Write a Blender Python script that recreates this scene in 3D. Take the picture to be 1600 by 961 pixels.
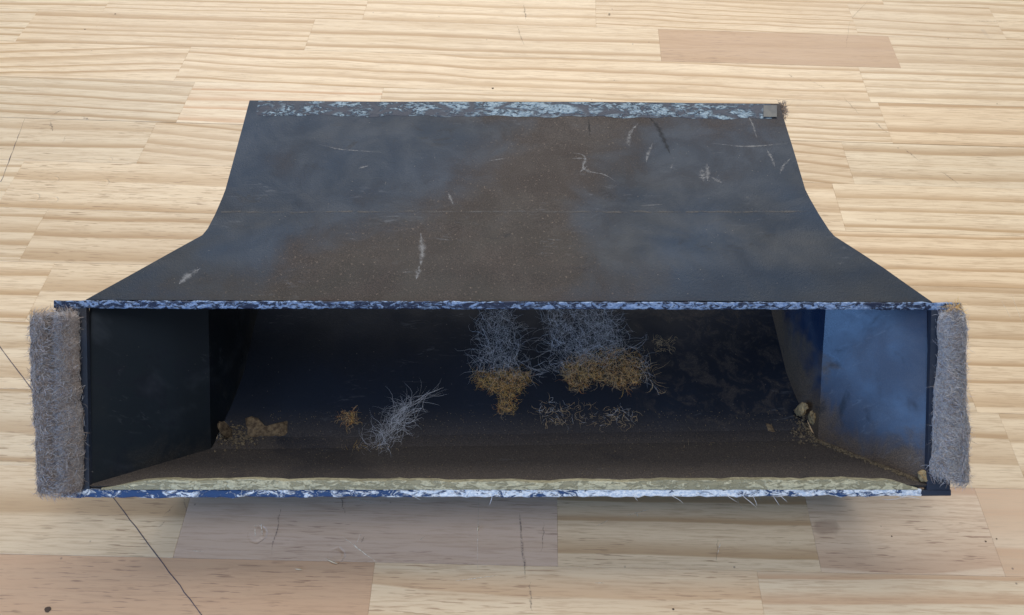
import bpy, math, random
import numpy as np
from mathutils import Vector, Euler

S = bpy.context.scene
for o in list(bpy.data.objects): bpy.data.objects.remove(o)
C = S.collection
rng = np.random.default_rng(7); random.seed(7)

# ------------------------------------------------------------------ camera
F = 1250.0; CX, CY = 800.0, 480.5           # focal length and centre, in photo pixels (1600 wide)
TH = math.radians(52.0); H = 0.483          # pitch below the horizon, height above the bench
cam = bpy.data.cameras.new('camera'); co = bpy.data.objects.new('camera', cam); C.objects.link(co)
co.location = (0, 0, H); co.rotation_euler = (math.radians(90) - TH, 0, 0)
cam.sensor_width = 36; cam.lens = 36 * F / 1600; cam.clip_start = 0.01; cam.clip_end = 60
S.camera = co

# ------------------------------------------------------------------ light: a workshop lit by daylight through openings, plus an added front fill
w = bpy.data.worlds.new('World'); S.world = w; w.use_nodes = True
w.node_tree.nodes['Background'].inputs[0].default_value = (0.62, 0.72, 0.9, 1)
w.node_tree.nodes['Background'].inputs[1].default_value = 0.30

def area(name, loc, target, sx, sy, power, col):
    l = bpy.data.lights.new(name, 'AREA'); l.shape = 'RECTANGLE'; l.size = sx; l.size_y = sy
    l.energy = power; l.color = col
    o = bpy.data.objects.new(name, l); C.objects.link(o); o.location = loc
    o.rotation_euler = (Vector(target) - Vector(loc)).to_track_quat('-Z', 'Y').to_euler()
    return o
area('back_window_light', (0.05, 2.0, 1.55), (0, 0.35, 0), 2.6, 1.3, 57, (1.0, 0.965, 0.915))
area('side_door_light', (-1.75, -0.75, 0.60), (0.1, 0.3, 0.05), 1.4, 1.1, 23, (0.22, 0.48, 1.0))
area('front_fill_light', (-.35, -2.3, 1.55), (0, .25, .05), 1.6, 1.2, 11, (0.55, 0.76, 1.0))  # added blue fill behind the viewer, brightens the lower lip
area('overhead_light', (0.1, -0.1, 2.3), (0, 0.3, 0), 1.2, 1.2, 17, (0.96, 0.96, 1.0))

S.view_settings.view_transform = 'Standard'; S.view_settings.look = 'None'
S.view_settings.exposure = 0.0; S.view_settings.gamma = 1.0; S.view_settings.use_curve_mapping = False

# ------------------------------------------------------------------ geometry helpers
def G(px, py, z=0.0):
    """photo pixel -> point of the horizontal plane at height z"""
    X = (px - CX) / F; V = (CY - py) / F
    d = (X, math.sin(TH) * V + math.cos(TH), math.cos(TH) * V - math.sin(TH))
    t = (z - H) / d[2]
    return np.array([d[0] * t, d[1] * t, z])
def K(px, py, Z):
    """photo pixel -> point at depth Z along the optical axis"""
    X = (px - CX) / F * Z; V = (CY - py) / F * Z
    return np.array([X, math.sin(TH) * V + math.cos(TH) * Z, H + math.cos(TH) * V - math.sin(TH) * Z])

def obj(name, verts, faces, mat, parent=None, smooth=False, origin=None, mats=None, midx=None):
    verts = np.asarray(verts, float)
    org = np.zeros(3) if origin is None else np.asarray(origin, float)
    if parent is not None and origin is None: org = np.array(parent['_org'])
    me = bpy.data.meshes.new(name)
    me.from_pydata((verts - org).tolist(), [], [tuple(int(i) for i in f) for f in faces])
    for m in (mats or [mat]): me.materials.append(m)
    if midx is not None: me.polygons.foreach_set('material_index', np.asarray(midx, np.int32))
    if smooth: me.polygons.foreach_set('use_smooth', np.ones(len(me.polygons), bool))
    me.update()
    o = bpy.data.objects.new(name, me); C.objects.link(o)
    if parent is not None:
        o.parent = parent
        if origin is not None: o.location = org - np.array(parent['_org'])
        o['_org'] = [float(a) for a in org]
    else:
        o.location = org; o['_org'] = [float(a) for a in org]
    return o
def empty(name, loc):
    o = bpy.data.objects.new(name, None); C.objects.link(o); o.location = loc; o.empty_display_size = .02
    o['_org'] = [float(a) for a in loc]
    return o
def tag(o, label=None, cat=None, group=None, kind=None):
    if label: o['label'] = label
    if cat: o['category'] = cat
    if group: o['group'] = group
    if kind: o['kind'] = kind
    return o
def vnoise(p, s, seed=0):
    """cheap smooth pseudo noise of points (n,3)"""
    p = np.asarray(p) * s; r = np.random.default_rng(seed); out = np.zeros(len(p))
    for k in range(6):
        a = r.normal(size=3); a *= (0.6 + 0.35 * k) / np.linalg.norm(a); out += np.sin(p @ a * 2 * math.pi + r.uniform(0, 6.28)) / (1 + .5 * k)
    return out / 2.5
def sheet(P, thick, name, mat, parent, bump=0.0, bs=14, seed=1, smooth=True):
    """P: (n,m,3) outer surface grid; thick: vector added for the inner surface"""
    n, m, _ = P.shape
    P = P.copy().reshape(-1, 3)
    if bump:
        u = np.array(thick, float); u = u / np.linalg.norm(u)
        P += u[None] * (vnoise(P, bs, seed) * bump)[:, None]
    Q = P + np.asarray(thick)[None]
    V = np.vstack([P, Q]); o = n * m; fs = []
    for i in range(n - 1):
        for j in range(m - 1):
            a = i * m + j
            fs.append((a, a + 1, a + m + 1, a + m)); fs.append((o + a, o + a + m, o + a + m + 1, o + a + 1))
    for i in range(n - 1):
        for a, b in ((i * m, (i + 1) * m), ((i + 1) * m + m - 1, i * m + m - 1)):
            fs.append((a, b, o + b, o + a))
    for j in range(m - 1):
        for a, b in ((j + 1, j), ((n - 1) * m + j, (n - 1) * m + j + 1)):
            fs.append((a, b, o + b, o + a))
    ob = obj(name, V, fs, mat, parent)
    me = ob.data
    import bmesh
    bm = bmesh.new(); bm.from_mesh(me); bmesh.ops.recalc_face_normals(bm, faces=bm.faces); bm.to_mesh(me); bm.free()
    if smooth:
        me.polygons.foreach_set('use_smooth', np.ones(len(me.polygons), bool))
        try: me.set_sharp_from_angle(angle=math.radians(11))
        except Exception: pass
    return ob
def loft(stL, stR, nacross, nper):
    """grid between two polylines with nper subdivisions per segment"""
    L, R = [], []
    for k in range(len(stL) - 1):
        for i in range(nper if k < len(stL) - 2 else nper + 1):
            t = i / nper; L.append(stL[k] * (1 - t) + stL[k + 1] * t); R.append(stR[k] * (1 - t) + stR[k + 1] * t)
    L = np.array(L); R = np.array(R); t = np.linspace(0, 1, nacross)[None, :, None]
    return L[:, None, :] * (1 - t) + R[:, None, :] * t
def fibres(paths, rad):
    """list of (k,3) polylines -> verts, faces, index of the fibre for each face; three-sided tapered hairs"""
    V, Fc, I = [], [], []; b = 0
    for q, (p, r) in enumerate(zip(paths, rad)):
        k = len(p); d = np.gradient(p, axis=0); d /= np.linalg.norm(d, axis=1)[:, None] + 1e-9
        up = np.array([.31, .17, .93]); s = np.cross(d, up); s /= np.linalg.norm(s, axis=1)[:, None] + 1e-9; t = np.cross(d, s)
        rr = r * np.sin(np.linspace(.35, math.pi - .2, k))[:, None]
        for a in range(3):
            an = a * 2 * math.pi / 3; V.append(p + rr * (math.cos(an) * s + math.sin(an) * t))
        for i in range(k - 1):
            for a in range(3):
                a2 = (a + 1) % 3
                Fc.append((b + a * k + i, b + a2 * k + i, b + a2 * k + i + 1, b + a * k + i + 1)); I.append(q)
        b += 3 * k
    return np.vstack(V), Fc, np.array(I)
def curl(start, dirn, length, n, wig, lift=None):
    """a curly hair from start"""
    d = np.array(dirn, float); d /= np.linalg.norm(d) + 1e-9
    p = np.array(start, float); out = [p.copy()]; st = length / (n - 1)
    ax = rng.normal(size=3)
    for i in range(n - 1):
        d = d + np.cross(ax, d) * wig * .35 + rng.normal(size=3) * wig * .5
        if lift is not None: d = d + lift
        d /= np.linalg.norm(d); p = p + d * st; out.append(p.copy())
    return np.array(out)

# ------------------------------------------------------------------ node helpers
class NT:
    def __init__(s, name):
        s.m = bpy.data.materials.new(name); s.m.use_nodes = True; s.t = s.m.node_tree; s.t.nodes.clear()
        s.out = s.t.nodes.new('ShaderNodeOutputMaterial'); s.b = s.t.nodes.new('ShaderNodeBsdfPrincipled')
        s.t.links.new(s.b.outputs[0], s.out.inputs[0])
        s.co = s.t.nodes.new('ShaderNodeTexCoord').outputs['Object']
    def put(s, sock, v):
        if isinstance(v, bpy.types.NodeSocket): s.t.links.new(v, sock)
        elif v is not None:
            try: sock.default_value = v
            except Exception: sock.default_value = (*v, 1)
    def math(s, op, a, b=None, c=None, clamp=False):
        n = s.t.nodes.new('ShaderNodeMath'); n.operation = op; n.use_clamp = clamp
        for i, v in enumerate((a, b, c)): s.put(n.inputs[i], v)
        return n.outputs[0]
    def vmath(s, op, a, b=None, scale=None):
        n = s.t.nodes.new('ShaderNodeVectorMath'); n.operation = op; s.put(n.inputs[0], a); s.put(n.inputs[1], b)
        if scale is not None: s.put(n.inputs['Scale'], scale)
        return n.outputs['Value'] if op in ('LENGTH', 'DISTANCE', 'DOT_PRODUCT') else n.outputs[0]
    def noise(s, vec, scale, detail=3, rough=.55, dist=0, color=False):
        n = s.t.nodes.new('ShaderNodeTexNoise'); s.put(n.inputs['Vector'], vec); n.inputs['Scale'].default_value = scale
        n.inputs['Detail'].default_value = detail; n.inputs['Roughness'].default_value = rough; n.inputs['Distortion'].default_value = dist
        return n.outputs['Color'] if color else n.outputs['Fac']
    def voro(s, vec, scale, feature='F1', out='Distance', rnd=1.0):
        n = s.t.nodes.new('ShaderNodeTexVoronoi'); n.feature = feature; s.put(n.inputs['Vector'], vec); n.inputs['Scale'].default_value = scale
        n.inputs['Randomness'].default_value = rnd
        return n.outputs[out]
    def rng(s, v, a, b, c=0., d=1., smooth=True):
        n = s.t.nodes.new('ShaderNodeMapRange'); n.interpolation_type = 'SMOOTHSTEP' if smooth else 'LINEAR'
        for i, q in enumerate((v, a, b, c, d)): s.put(n.inputs[i], q)
        return n.outputs[0]
    def mix(s, f, a, b, mode='MIX'):
        n = s.t.nodes.new('ShaderNodeMix'); n.data_type = 'RGBA'; n.blend_type = mode; n.clamp_factor = True
        s.put(n.inputs[0], f); s.put(n.inputs[6], a); s.put(n.inputs[7], b); return n.outputs[2]
    def scale(s, vec, x, y, z, loc=(0, 0, 0)):
        n = s.t.nodes.new('ShaderNodeMapping'); s.put(n.inputs[0], vec); n.inputs['Scale'].default_value = (x, y, z); n.inputs['Location'].default_value = loc
        return n.outputs[0]
    def sep(s, v):
        n = s.t.nodes.new('ShaderNodeSeparateXYZ'); s.put(n.inputs[0], v); return n.outputs
    def comb(s, x, y, z):
        n = s.t.nodes.new('ShaderNodeCombineXYZ')
        for i, v in enumerate((x, y, z)): s.put(n.inputs[i], v)
        return n.outputs[0]
    def attr(s, name):
        n = s.t.nodes.new('ShaderNodeAttribute'); n.attribute_type = 'OBJECT'; n.attribute_name = name; return n
    def bump(s, h, strength=.3, dist=.001, prev=None):
        n = s.t.nodes.new('ShaderNodeBump'); s.put(n.inputs['Height'], h); n.inputs['Strength'].default_value = strength
        n.inputs['Distance'].default_value = dist
        if prev is not None: s.put(n.inputs['Normal'], prev)
        return n.outputs[0]
    def fin(s, col, rough=.5, normal=None, spec=None, sheen=None):
        s.put(s.b.inputs['Base Color'], col); s.put(s.b.inputs['Roughness'], rough)
        if normal is not None: s.put(s.b.inputs['Normal'], normal)
        if spec is not None: s.put(s.b.inputs['Specular IOR Level'], spec)
        if sheen is not None: s.put(s.b.inputs['Sheen Weight'], sheen)
        return s.m
def c4(r, g, b): return (r, g, b, 1.0)

# ------------------------------------------------------------------ pine
DENTS = [(84, 281, .0042), (161, 286, .0050), (52, 309, .0050), (82, 313, .0042), (170, 250, .0030), (402, 835, .0055), (525, 868, .005)]
def pine():
    n = NT('pine'); P = n.co
    seed = n.attr('seed').outputs['Fac']
    P2 = n.vmath('ADD', P, n.comb(n.math('MULTIPLY', seed, 3.17), n.math('MULTIPLY', seed, 1.31), seed))
    x, y, z = n.sep(P)
    # slow wander of the grain along the board
    wob = n.math('SUBTRACT', n.noise(n.scale(P2, 5, 9, 5), 1.0, 2, .5), .5)
    wob2 = n.math('SUBTRACT', n.noise(n.scale(P2, 14, 40, 10), 1.0, 2, .5), .5)
    A = n.attr('pith').outputs['Vector']; py, pz, _u = n.sep(A)
    B = n.attr('tilt').outputs['Vector']; sy, sz, wv = n.sep(B)
    K1 = n.attr('knot').outputs['Vector']; kx, ky, kr = n.sep(K1)
    kd = n.vmath('LENGTH', n.comb(n.math('MULTIPLY', n.math('SUBTRACT', x, kx), .55), n.math('SUBTRACT', y, ky), 0.))
    kw = n.math('MULTIPLY', n.math('EXPONENT', n.math('MULTIPLY', n.math('DIVIDE', kd, n.math('MAXIMUM', kr, .0001)), -.6)), n.math('MULTIPLY', kr, 1.4))
    yy = n.math('ADD', n.math('SUBTRACT', y, py), n.math('MULTIPLY', x, sy))
    yy = n.math('ADD', yy, n.math('MULTIPLY', wob, n.math('MULTIPLY', wv, .75))); yy = n.math('ADD', yy, n.math('MULTIPLY', wob2, .0025)); yy = n.math('ADD', yy, kw)
    zz = n.math('ADD', n.math('SUBTRACT', z, pz), n.math('MULTIPLY', x, sz))
    r = n.math('SQRT', n.math('ADD', n.math('MULTIPLY', yy, yy), n.math('MULTIPLY', zz, zz)))
    sp = n.attr('ring').outputs['Fac']
    ph = n.math('DIVIDE', r, sp)
    # uneven growth years
    ph = n.math('ADD', ph, n.math('MULTIPLY', n.math('SUBTRACT', n.noise(n.comb(n.math('MULTIPLY', ph, .55), seed, 0.), 1.0, 1, .5), .5), 1.5))
    fr = n.math('FRACT', ph); yr = n.math('FLOOR', ph)
    wn = n.t.nodes.new('ShaderNodeTexWhiteNoise'); wn.noise_dimensions = '2D'; n.put(wn.inputs['Vector'], n.comb(yr, seed, 0.)); wr = wn.outputs['Value']
    late = n.math('MULTIPLY', n.rng(fr, n.rng(wr, 0, 1, .20, .72, False), .90), n.rng(fr, .93, 1.0, 1., 0.))
    late = n.math('MULTIPLY', late, n.rng(wr, 0, 1, .6, 1.15, False))
    late = n.math('MULTIPLY', late, n.attr('contrast').outputs['Fac'])
    fine = n.noise(n.scale(P2, 40, 700, 200), 1.0, 4, .7)
    fine2 = n.noise(n.scale(P2, 6, 150, 60), 1.0, 3, .6)
    ea = n.attr('early').outputs['Color']; la = n.attr('late').outputs['Color']
    col = n.mix(late, ea, la)
    col = n.mix(n.rng(fine2, .32, .7, 0, .36), col, n.mix(.5, la, c4(.55, .40, .25)))
    col = n.mix(n.rng(fine, .45, .66, 0, .46), col, n.mix(.5, la, c4(.30, .19, .11)))
    # short dark resin dashes
    dash = n.noise(n.scale(P2, 60, 850, 300), 1.0, 2, .5)
    dk = n.attr('dash').outputs['Fac']
    dm = n.math('MULTIPLY', n.rng(dash, .59, .67), n.rng(n.noise(P2, 22, 2, .5), .42, .60))
    col = n.mix(n.math('MULTIPLY', dm, dk), col, n.mix(.45, la, c4(.08, .045, .035)))
    # knot
    kmask = n.rng(n.math('ADD', kd, n.math('MULTIPLY', n.math('SUBTRACT', n.noise(P2, 160, 3), .5), .006)), n.math('MULTIPLY', kr, 1.1), n.math('MULTIPLY', kr, .45))
    col = n.mix(n.math('MULTIPLY', kmask, .5), col, c4(.22, .14, .095))
    # grime: grey smudges and specks spread over the used bench top
    gm = n.t.nodes.new('ShaderNodeNewGeometry').outputs['Position']
    sm = n.math('MULTIPLY', n.rng(n.noise(gm, 26, 4, .65, .6), .64, .78), n.rng(n.noise(gm, 6, 2), .5, .68))
    col = n.mix(n.math('MULTIPLY', sm, .55), col, c4(.24, .20, .18))
    spk = n.math('MULTIPLY', n.rng(n.voro(gm, 95), .085, .045), n.rng(n.noise(gm, 31, 1), .58, .66))
    col = n.mix(n.math('MULTIPLY', spk, .7), col, c4(.13, .09, .07))
    col = n.mix(n.rng(n.noise(gm, 3.2, 3), .35, .7, 0, .16), col, c4(.50, .42, .33))
    # dents
    h = n.math('ADD', n.math('MULTIPLY', fine, .35), n.math('MULTIPLY', late, .35))
    nb = n.bump(h, .25, .0004)
    dsum = None
    for dx, dy, dr in DENTS:
        c = G(dx, dy)
        d = n.vmath('DISTANCE', n.vmath('ADD', gm, n.vmath('SCALE', n.vmath('SUBTRACT', n.noise(gm, 220, 2, color=True), (.5, .5, .5)), scale=.0022)), tuple(c))
        ring = n.math('MULTIPLY', n.rng(d, dr * .55, dr * .95), n.rng(d, dr * 1.0, dr * 1.15, 1, 0))
        sx = n.sep(gm)[0]
        ring = n.math('MULTIPLY', ring, n.rng(sx, float(c[0]) - dr * .7, float(c[0]) + dr * .6, .15, 1.))
        dsum = ring if dsum is None else n.math('MAXIMUM', dsum, ring)
    nb = n.bump(n.math('MULTIPLY', dsum, -1.), .5, .0010, nb)
    scr = n.rng(n.noise(n.scale(gm, 160, 9, 1, (0, 0, 0)), 1.0, 2, .5), .71, .75)
    scr = n.math('MULTIPLY', scr, n.rng(n.noise(gm, 9, 1), .5, .7))
    nb = n.bump(n.math('MULTIPLY', scr, -1.), .35, .0004, nb)
    return n.fin(col, n.rng(fine2, .3, .7, .42, .58), nb, .42)
PINE = pine()
nn = NT('dark_glue'); GLUE = nn.fin(c4(.10, .07, .045), .8)

SY = [20, 70, 125, 189, 255, 330, 413, 507, 612, 731, 870]
def seam(k):
    """seam k of the bench as y = a + b*x in world metres"""
    kk = min(max(k, 0), 10); ys = SY[kk]; sl = .031 - .0085 * ys / 870
    p = G(0, ys - 200 * sl); q = G(1600, ys + 1400 * sl)
    b = (q[1] - p[1]) / (q[0] - p[0]); a = p[1] - b * p[0]
    return a - (k - kk) * .0603, b
CREAM = dict(early=(.71, .57, .385), late=(.435, .285, .145))
def st(ring=.012, py=.09, pz=-.02, sy=0., sz=0., wv=.010, contrast=1., dash=.3, early=None, late=None, knot=(9, 9, .0001)):
    return dict(ring=ring, pith=(py, pz, 0.), tilt=(sy, sz, wv), contrast=contrast, dash=dash, early=early or CREAM['early'], late=late or CREAM['late'], knot=knot)
PINKE, PINKL = (.52, .335, .205), (.44, .265, .155)
ROWS = {
 -1: ([175, 573, 931, 1333, 1560], {0: st(.016, .02, -.02, 0, .02), 1: st(.009, .12), 2: st(.020, .10, wv=.02), 3: st(.009, .14, wv=.03), 4: st(.014, .08, sy=.04)}),
 0: ([42, 484, 1031, 1398], {0: st(.012, .1), 1: st(.0125, .13, wv=.006), 2: st(.024, .07, wv=.02), 3: st(.03, .09, contrast=.35, dash=.5, early=(.50, .325, .19), late=(.43, .265, .15)), 4: st(.014, .09, wv=.02)}),
 1: ([285, 1351], {0: st(.012, -.075, -.03, -.10, .03, .02), 1: st(.0155, .085, -.015, .035, .05, .03), 2: st(.013, .12)}),
 2: ([290, 592], {0: st(.0135, .12, sy=.035), 1: st(.0165, .1, late=(.50, .29, .15)), 2: st(.010, .13, wv=.025)}),
 3: ([229, 1325], {0: st(.026, .09, wv=.014, dash=.7), 1: st(.0125, .15, sy=.11, wv=.012), 2: st(.028, .06, -.02, wv=.03, dash=.5)}),
 4: ([16, 1311], {0: st(.014, .1), 1: st(.030, .085, sy=.02, wv=.012, dash=.8), 2: st(.022, .10, wv=.022)}),
 5: ([52, 1311], {0: st(.014, .1, dash=.6), 1: st(.0205, .12, wv=.01, dash=.7), 2: st(.017, .12, wv=.02)}),
 6: ([62, 900], {0: st(.022, .1), 1: st(.030, .09, dash=.7), 2: st(.016, .10, sy=-.02, wv=.025)}),
 7: ([640, 1508], {0: st(.022, .09, -.02, .0, .02, .03, dash=.6), 1: st(.026, .08, wv=.02), 2: st(.018, .1)}),
 8: ([500, 1000, 1584], {0: st(.026, .07, -.02, .02, .03, .02, dash=.7), 1: st(.02, .1), 2: st(.026, .09, wv=.015), 3: st(.022, .09)}),
 9: ([290, 871, 1269, 1547], {0: st(.040, .105, wv=.012, dash=.8), 1: st(.10, .07, contrast=.5, dash=1., early=(.57, .435, .33), late=(.43, .285, .20), wv=.04),
      2: st(.019, .11, sy=.01, wv=.012, dash=.7), 3: st(.040, .10, sy=-.03, wv=.03, dash=.9, early=(.70, .55, .39), late=(.50, .315, .20), knot=(-.047, .0, .006)), 4: st(.035, .09, early=(.56, .375, .235), late=(.68, .54, .38), wv=.01, dash=.5)}),
 10: ([577, 1193], {0: st(.06, .08, contrast=.45, dash=1., early=PINKE, late=PINKL, wv=.03), 1: st(.026, .06, -.02, .0, .0, .05, dash=.7, late=(.52, .32, .17)), 2: st(.0175, .13, sy=-.012, wv=.008, late=(.52, .31, .17))}),
}
table = obj('table_top', [(-1.3, -.75, -.030), (1.3, -.75, -.030), (1.3, 1.5, -.030), (-1.3, 1.5, -.030), (-1.3, -.75, -.0195), (1.3, -.75, -.0195), (1.3, 1.5, -.0195), (-1.3, 1.5, -.0195)],
            [(3, 2, 1, 0), (4, 5, 6, 7), (0, 1, 5, 4), (1, 2, 6, 5), (2, 3, 7, 6), (3, 0, 4, 7)], GLUE)
tag(table, 'pale laminated pine bench top of short glued boards', kind='structure')
def plank(a0, b0, a1, b1, x0, x1, par, gap_far=.00004, gap_near=.00004):
    """board between far seam (a0,b0), near seam (a1,b1) and joints at x0, x1 of its middle line"""
    bm_ = (b0 + b1) / 2; am = (a0 + a1) / 2
    def hit(a, b, xm):
        ym = am + bm_ * xm; t = (a + b * xm - ym) / (1 + b * bm_)
        return np.array([xm - bm_ * t, ym + t])
    e = .00003
    Q = [hit(a1 + gap_near, b1, x0 + e), hit(a1 + gap_near, b1, x1 - e), hit(a0 - gap_far, b0, x1 - e), hit(a0 - gap_far, b0, x0 + e)]
    c = sum(Q) / 4; ang = math.atan(bm_)
    R = np.array([[math.cos(ang), math.sin(ang)], [-math.sin(ang), math.cos(ang)]])
    L = [R @ (q - c) for q in Q]
    dz = rng.uniform(-.00005, .00003); bv = .00014
    V = []
    for q in L: V.append((q[0], q[1], -.0192))
    for q in L: V.append((q[0], q[1], dz - bv * .8))
    for q, s in zip(L, ((1, 1), (-1, 1), (-1, -1), (1, -1))): V.append((q[0] + s[0] * bv, q[1] + s[1] * bv, dz))
    fs = [(8, 9, 10, 11)]
    for i in range(4):
        j = (i + 1) % 4; fs += [(i, j, 4 + j, 4 + i), (4 + i, 4 + j, 8 + j, 8 + i)]
    o = obj('plank', V, fs, PINE, table, origin=(0, 0, 0))
    o.location = (c[0], c[1], 0); o.rotation_euler = (0, 0, ang)
    o['seed'] = float(rng.uniform(0, 40))
    j = rng.uniform(.91, 1.06); jw = rng.uniform(-.02, .035)
    for k, v in par.items():
        if k in ('early', 'late'): v = (v[0] * j, v[1] * j * (1 - jw), v[2] * j * (1 - jw * 2))
        o[k] = [float(q) for q in v] if isinstance(v, tuple) else float(v)
    return o
for r in range(-9, 16):
    a0, b0 = seam(r); a1, b1 = seam(r + 1)
    XL, XR = -1.15, 1.15
    if r in ROWS:
        js, sty = ROWS[r]; ym = (SY[r] + SY[r + 1]) / 2 if 0 <= r < 10 else (-4 if r < 0 else 935)
        sl = .031 - .0085 * ym / 870
        xs = [float(G(p, ym + sl * (p - 200))[0]) for p in js]
        l = xs[0]; pre = []
        while l - .42 > XL: l -= rng.uniform(.3, .42); pre.insert(0, l)
        l = xs[-1]; post = []
        first = .42 if len(js) < 3 else .3
        while l + .3 < XR: l += rng.uniform(first, .5); post.append(l); first = .3
        cuts = [XL] + pre + xs + post + [XR]; base = len(pre)
        for i in range(len(cuts) - 1):
            s_ = sty.get(i - base, st(rng.uniform(.011, .024), rng.uniform(.07, .13), sy=rng.uniform(-.03, .03), wv=rng.uniform(.008, .03), dash=.5))
            plank(a0, b0, a1, b1, cuts[i], cuts[i + 1], s_, gap_far=.0004 if r == 3 else .00004)
    else:
        l = XL; cuts = [XL]
        while l < XR - .5: l += rng.uniform(.25, .45); cuts.append(l)
        cuts.append(XR)
        for i in range(len(cuts) - 1):
            plank(a0, b0, a1, b1, cuts[i], cuts[i + 1], st(rng.uniform(.011, .024), rng.uniform(.07, .13), sy=rng.uniform(-.03, .03), wv=rng.uniform(.008, .03), dash=.5))

# marks on the bench ---------------------------------------------------------
def soft(name, col, rough, sc, lo, hi, amax, edge=1.0):
    n = NT(name); a = n.t.nodes.new('ShaderNodeAttribute'); a.attribute_name = 'across'
    f = n.rng(n.math('SUBTRACT', 1., n.math('ABSOLUTE', a.outputs['Fac'])), 0., edge)
    n.put(n.b.inputs['Alpha'], n.math('MULTIPLY', n.math('MULTIPLY', n.rng(n.noise(n.co, sc, 4, .7), lo, hi), f), amax))
    return n.fin(c4(*col), rough, None, .2)
PENCIL = soft('pencil', (.075, .065, .09), .6, 700, .2, .5, .9, .6); RAW = soft('raw_scratch', (.82, .74, .60), .7, 500, .3, .6, .85, .8)
nn = NT('sliver_wood'); SLIV = nn.fin(nn.mix(nn.noise(nn.co, 500, 2), c4(.80, .66, .45), c4(.62, .47, .30)), .6)
nn = NT('hole_dark'); HOLE = nn.fin(c4(.07, .045, .03), .9)
SMUD = soft('shoe_mark', (.13, .11, .105), .7, 600, .36, .66, .62, 1.)
def ribbon(name, pts, width, mat, z=.00022, parent=table, jit=.0, taper=False, snap=None):
    P = [np.array(p, float) for p in pts]; n = len(P); V = []; 
    for i in range(n):
        d = P[min(i + 1, n - 1)] - P[max(i - 1, 0)]; d /= np.linalg.norm(d); s = np.array([-d[1], d[0], 0])
        wd = width * (1 + rng.normal() * jit) * (max(.12, math.sin(math.pi * (i + .3) / (n - .4))) if taper else 1)
        for q, h in ((-1, 0), (0, 0), (1, 0)): V.append(P[i] + s * wd * q * .5 + np.array([0, 0, z + h * .3]))
    fs = []
    for i in range(n - 1):
        for q in range(2): a = i * 3 + q; fs.append((a, a + 3, a + 4, a + 1))
    if snap is not None:
        for i, v in enumerate(V):
            h = snap.ray_cast(Vector((v[0], v[1], .5)), Vector((0, 0, -1)))[0]
            if h is not None: V[i] = np.array([v[0], v[1], h.z + .00012])
    o = obj(name, V, fs, mat, parent)
    at = o.data.attributes.new('across', 'FLOAT', 'POINT'); at.data.foreach_set('value', np.tile([-1., 0., 1.], n).astype(np.float32))
    return o
def line(a, b, n=14, wob=.0004):
    a, b = np.array(a), np.array(b); out = []
    for i in range(n): t = i / (n - 1); p = a * (1 - t) + b * t; p = p + np.array([1, .3, 0]) * rng.normal() * wob; out.append(p)
    return out
ribbon('pencil_line', line(G(-60, 462), G(322, 970), 60, .00012), .00080, PENCIL, jit=.10)
ribbon('pencil_line', line(G(39, 186), G(2, 284), 18, .0002), .0006, PENCIL, jit=.6)
for a, b, wd, m in [((1357, 0), (1328, 32), .0009, SMUD), ((1328, 32), (1322, 75), .0007, SMUD), ((818, 5), (822, 33), .0030, SMUD), ((808, 38), (819, 72), .0020, SMUD),
                    ((78, 190), (82, 205), .0035, SMUD), ((96, 172), (82, 180), .0022, SMUD), ((128, 182), (138, 187), .003, SMUD), ((1240, 122), (1232, 116), .0022, SMUD),
                    ((1262, 124), (1290, 138), .0018, SMUD), ((1318, 152), (1342, 178), .0014, SMUD), ((1366, 190), (1386, 208), .0022, SMUD), ((1412, 232), (1438, 252), .0016, SMUD),
                    ((1470, 268), (1498, 288), .0014, SMUD), ((1520, 33), (1575, 34), .0018, SMUD), ((103, 212), (97, 224), .001, SMUD),
                    ((812, 800), (820, 905), .0022, SMUD), ((850, 815), (846, 862), .0012, SMUD), ((828, 910), (831, 955), .0022, SMUD),
                    ((256, 805), (272, 790), .0012, SMUD), ((249, 824), (257, 815), .0012, SMUD), ((287, 775), (292, 800), .0016, SMUD),
                    ((440, 790), (424, 868), .0016, SMUD), ((532, 770), (540, 806), .0014, SMUD), ((568, 838), (563, 850), .0018, SMUD), ((1122, 840), (1120, 882), .0008, SMUD)]:
    ribbon('scuff', line(G(*a), G(*b), 9, .0004), wd, m, z=.00014, jit=.35, taper=True)
for a, b, wd in [((534, 838), (590, 880), .0010), ((550, 778), (585, 787), .0006), ((978, 806), (1014, 796), .0006), ((992, 800), (998, 808), .0011), ((932, 822), (952, 812), .0006),
                 ((1126, 848), (1121, 866), .0011), ((747, 768), (747, 900), .0004), ((400, 820), (398, 838), .0013), ((408, 818), (410, 836), .0012), ((557, 850), (566, 830), .0006),
                 ((711, 908), (778, 899), .0007), ((1565, 470), (1580, 500), .0006), ((1580, 460), (1598, 506), .0006), ((929, 911), (944, 911), .0006), ((1173, 762), (1190, 783), .0006), ((1150, 775), (1160, 800), .0004),
                 ((655, 845), (664, 838), .0008), ((300, 860), (318, 862), .0006)]:
    ribbon('scratch', line(G(*a), G(*b), 8, .00015), wd, RAW, z=.00018, jit=.2, taper=True)
for px, py, rr in [(75, 952, .0018), (770, 138, .0009), (180, 22, .0008), (1393, 838, .0004), (1540, 846, .0005), (1557, 842, .0004), (133, 46, .0007), (1052, 952, .0006)]:
    c = G(px, py); V = [c + np.array([0, 0, .00016])]
    for k in range(10): an = k * .628; V.append(c + np.array([math.cos(an) * rr * rng.uniform(.8, 1.2) * 1.2, math.sin(an) * rr * rng.uniform(.8, 1.2), .00020]))
    obj('pit', V, [(0, 1 + k, 1 + (k + 1) % 10) for k in range(10)], HOLE, table)
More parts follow.
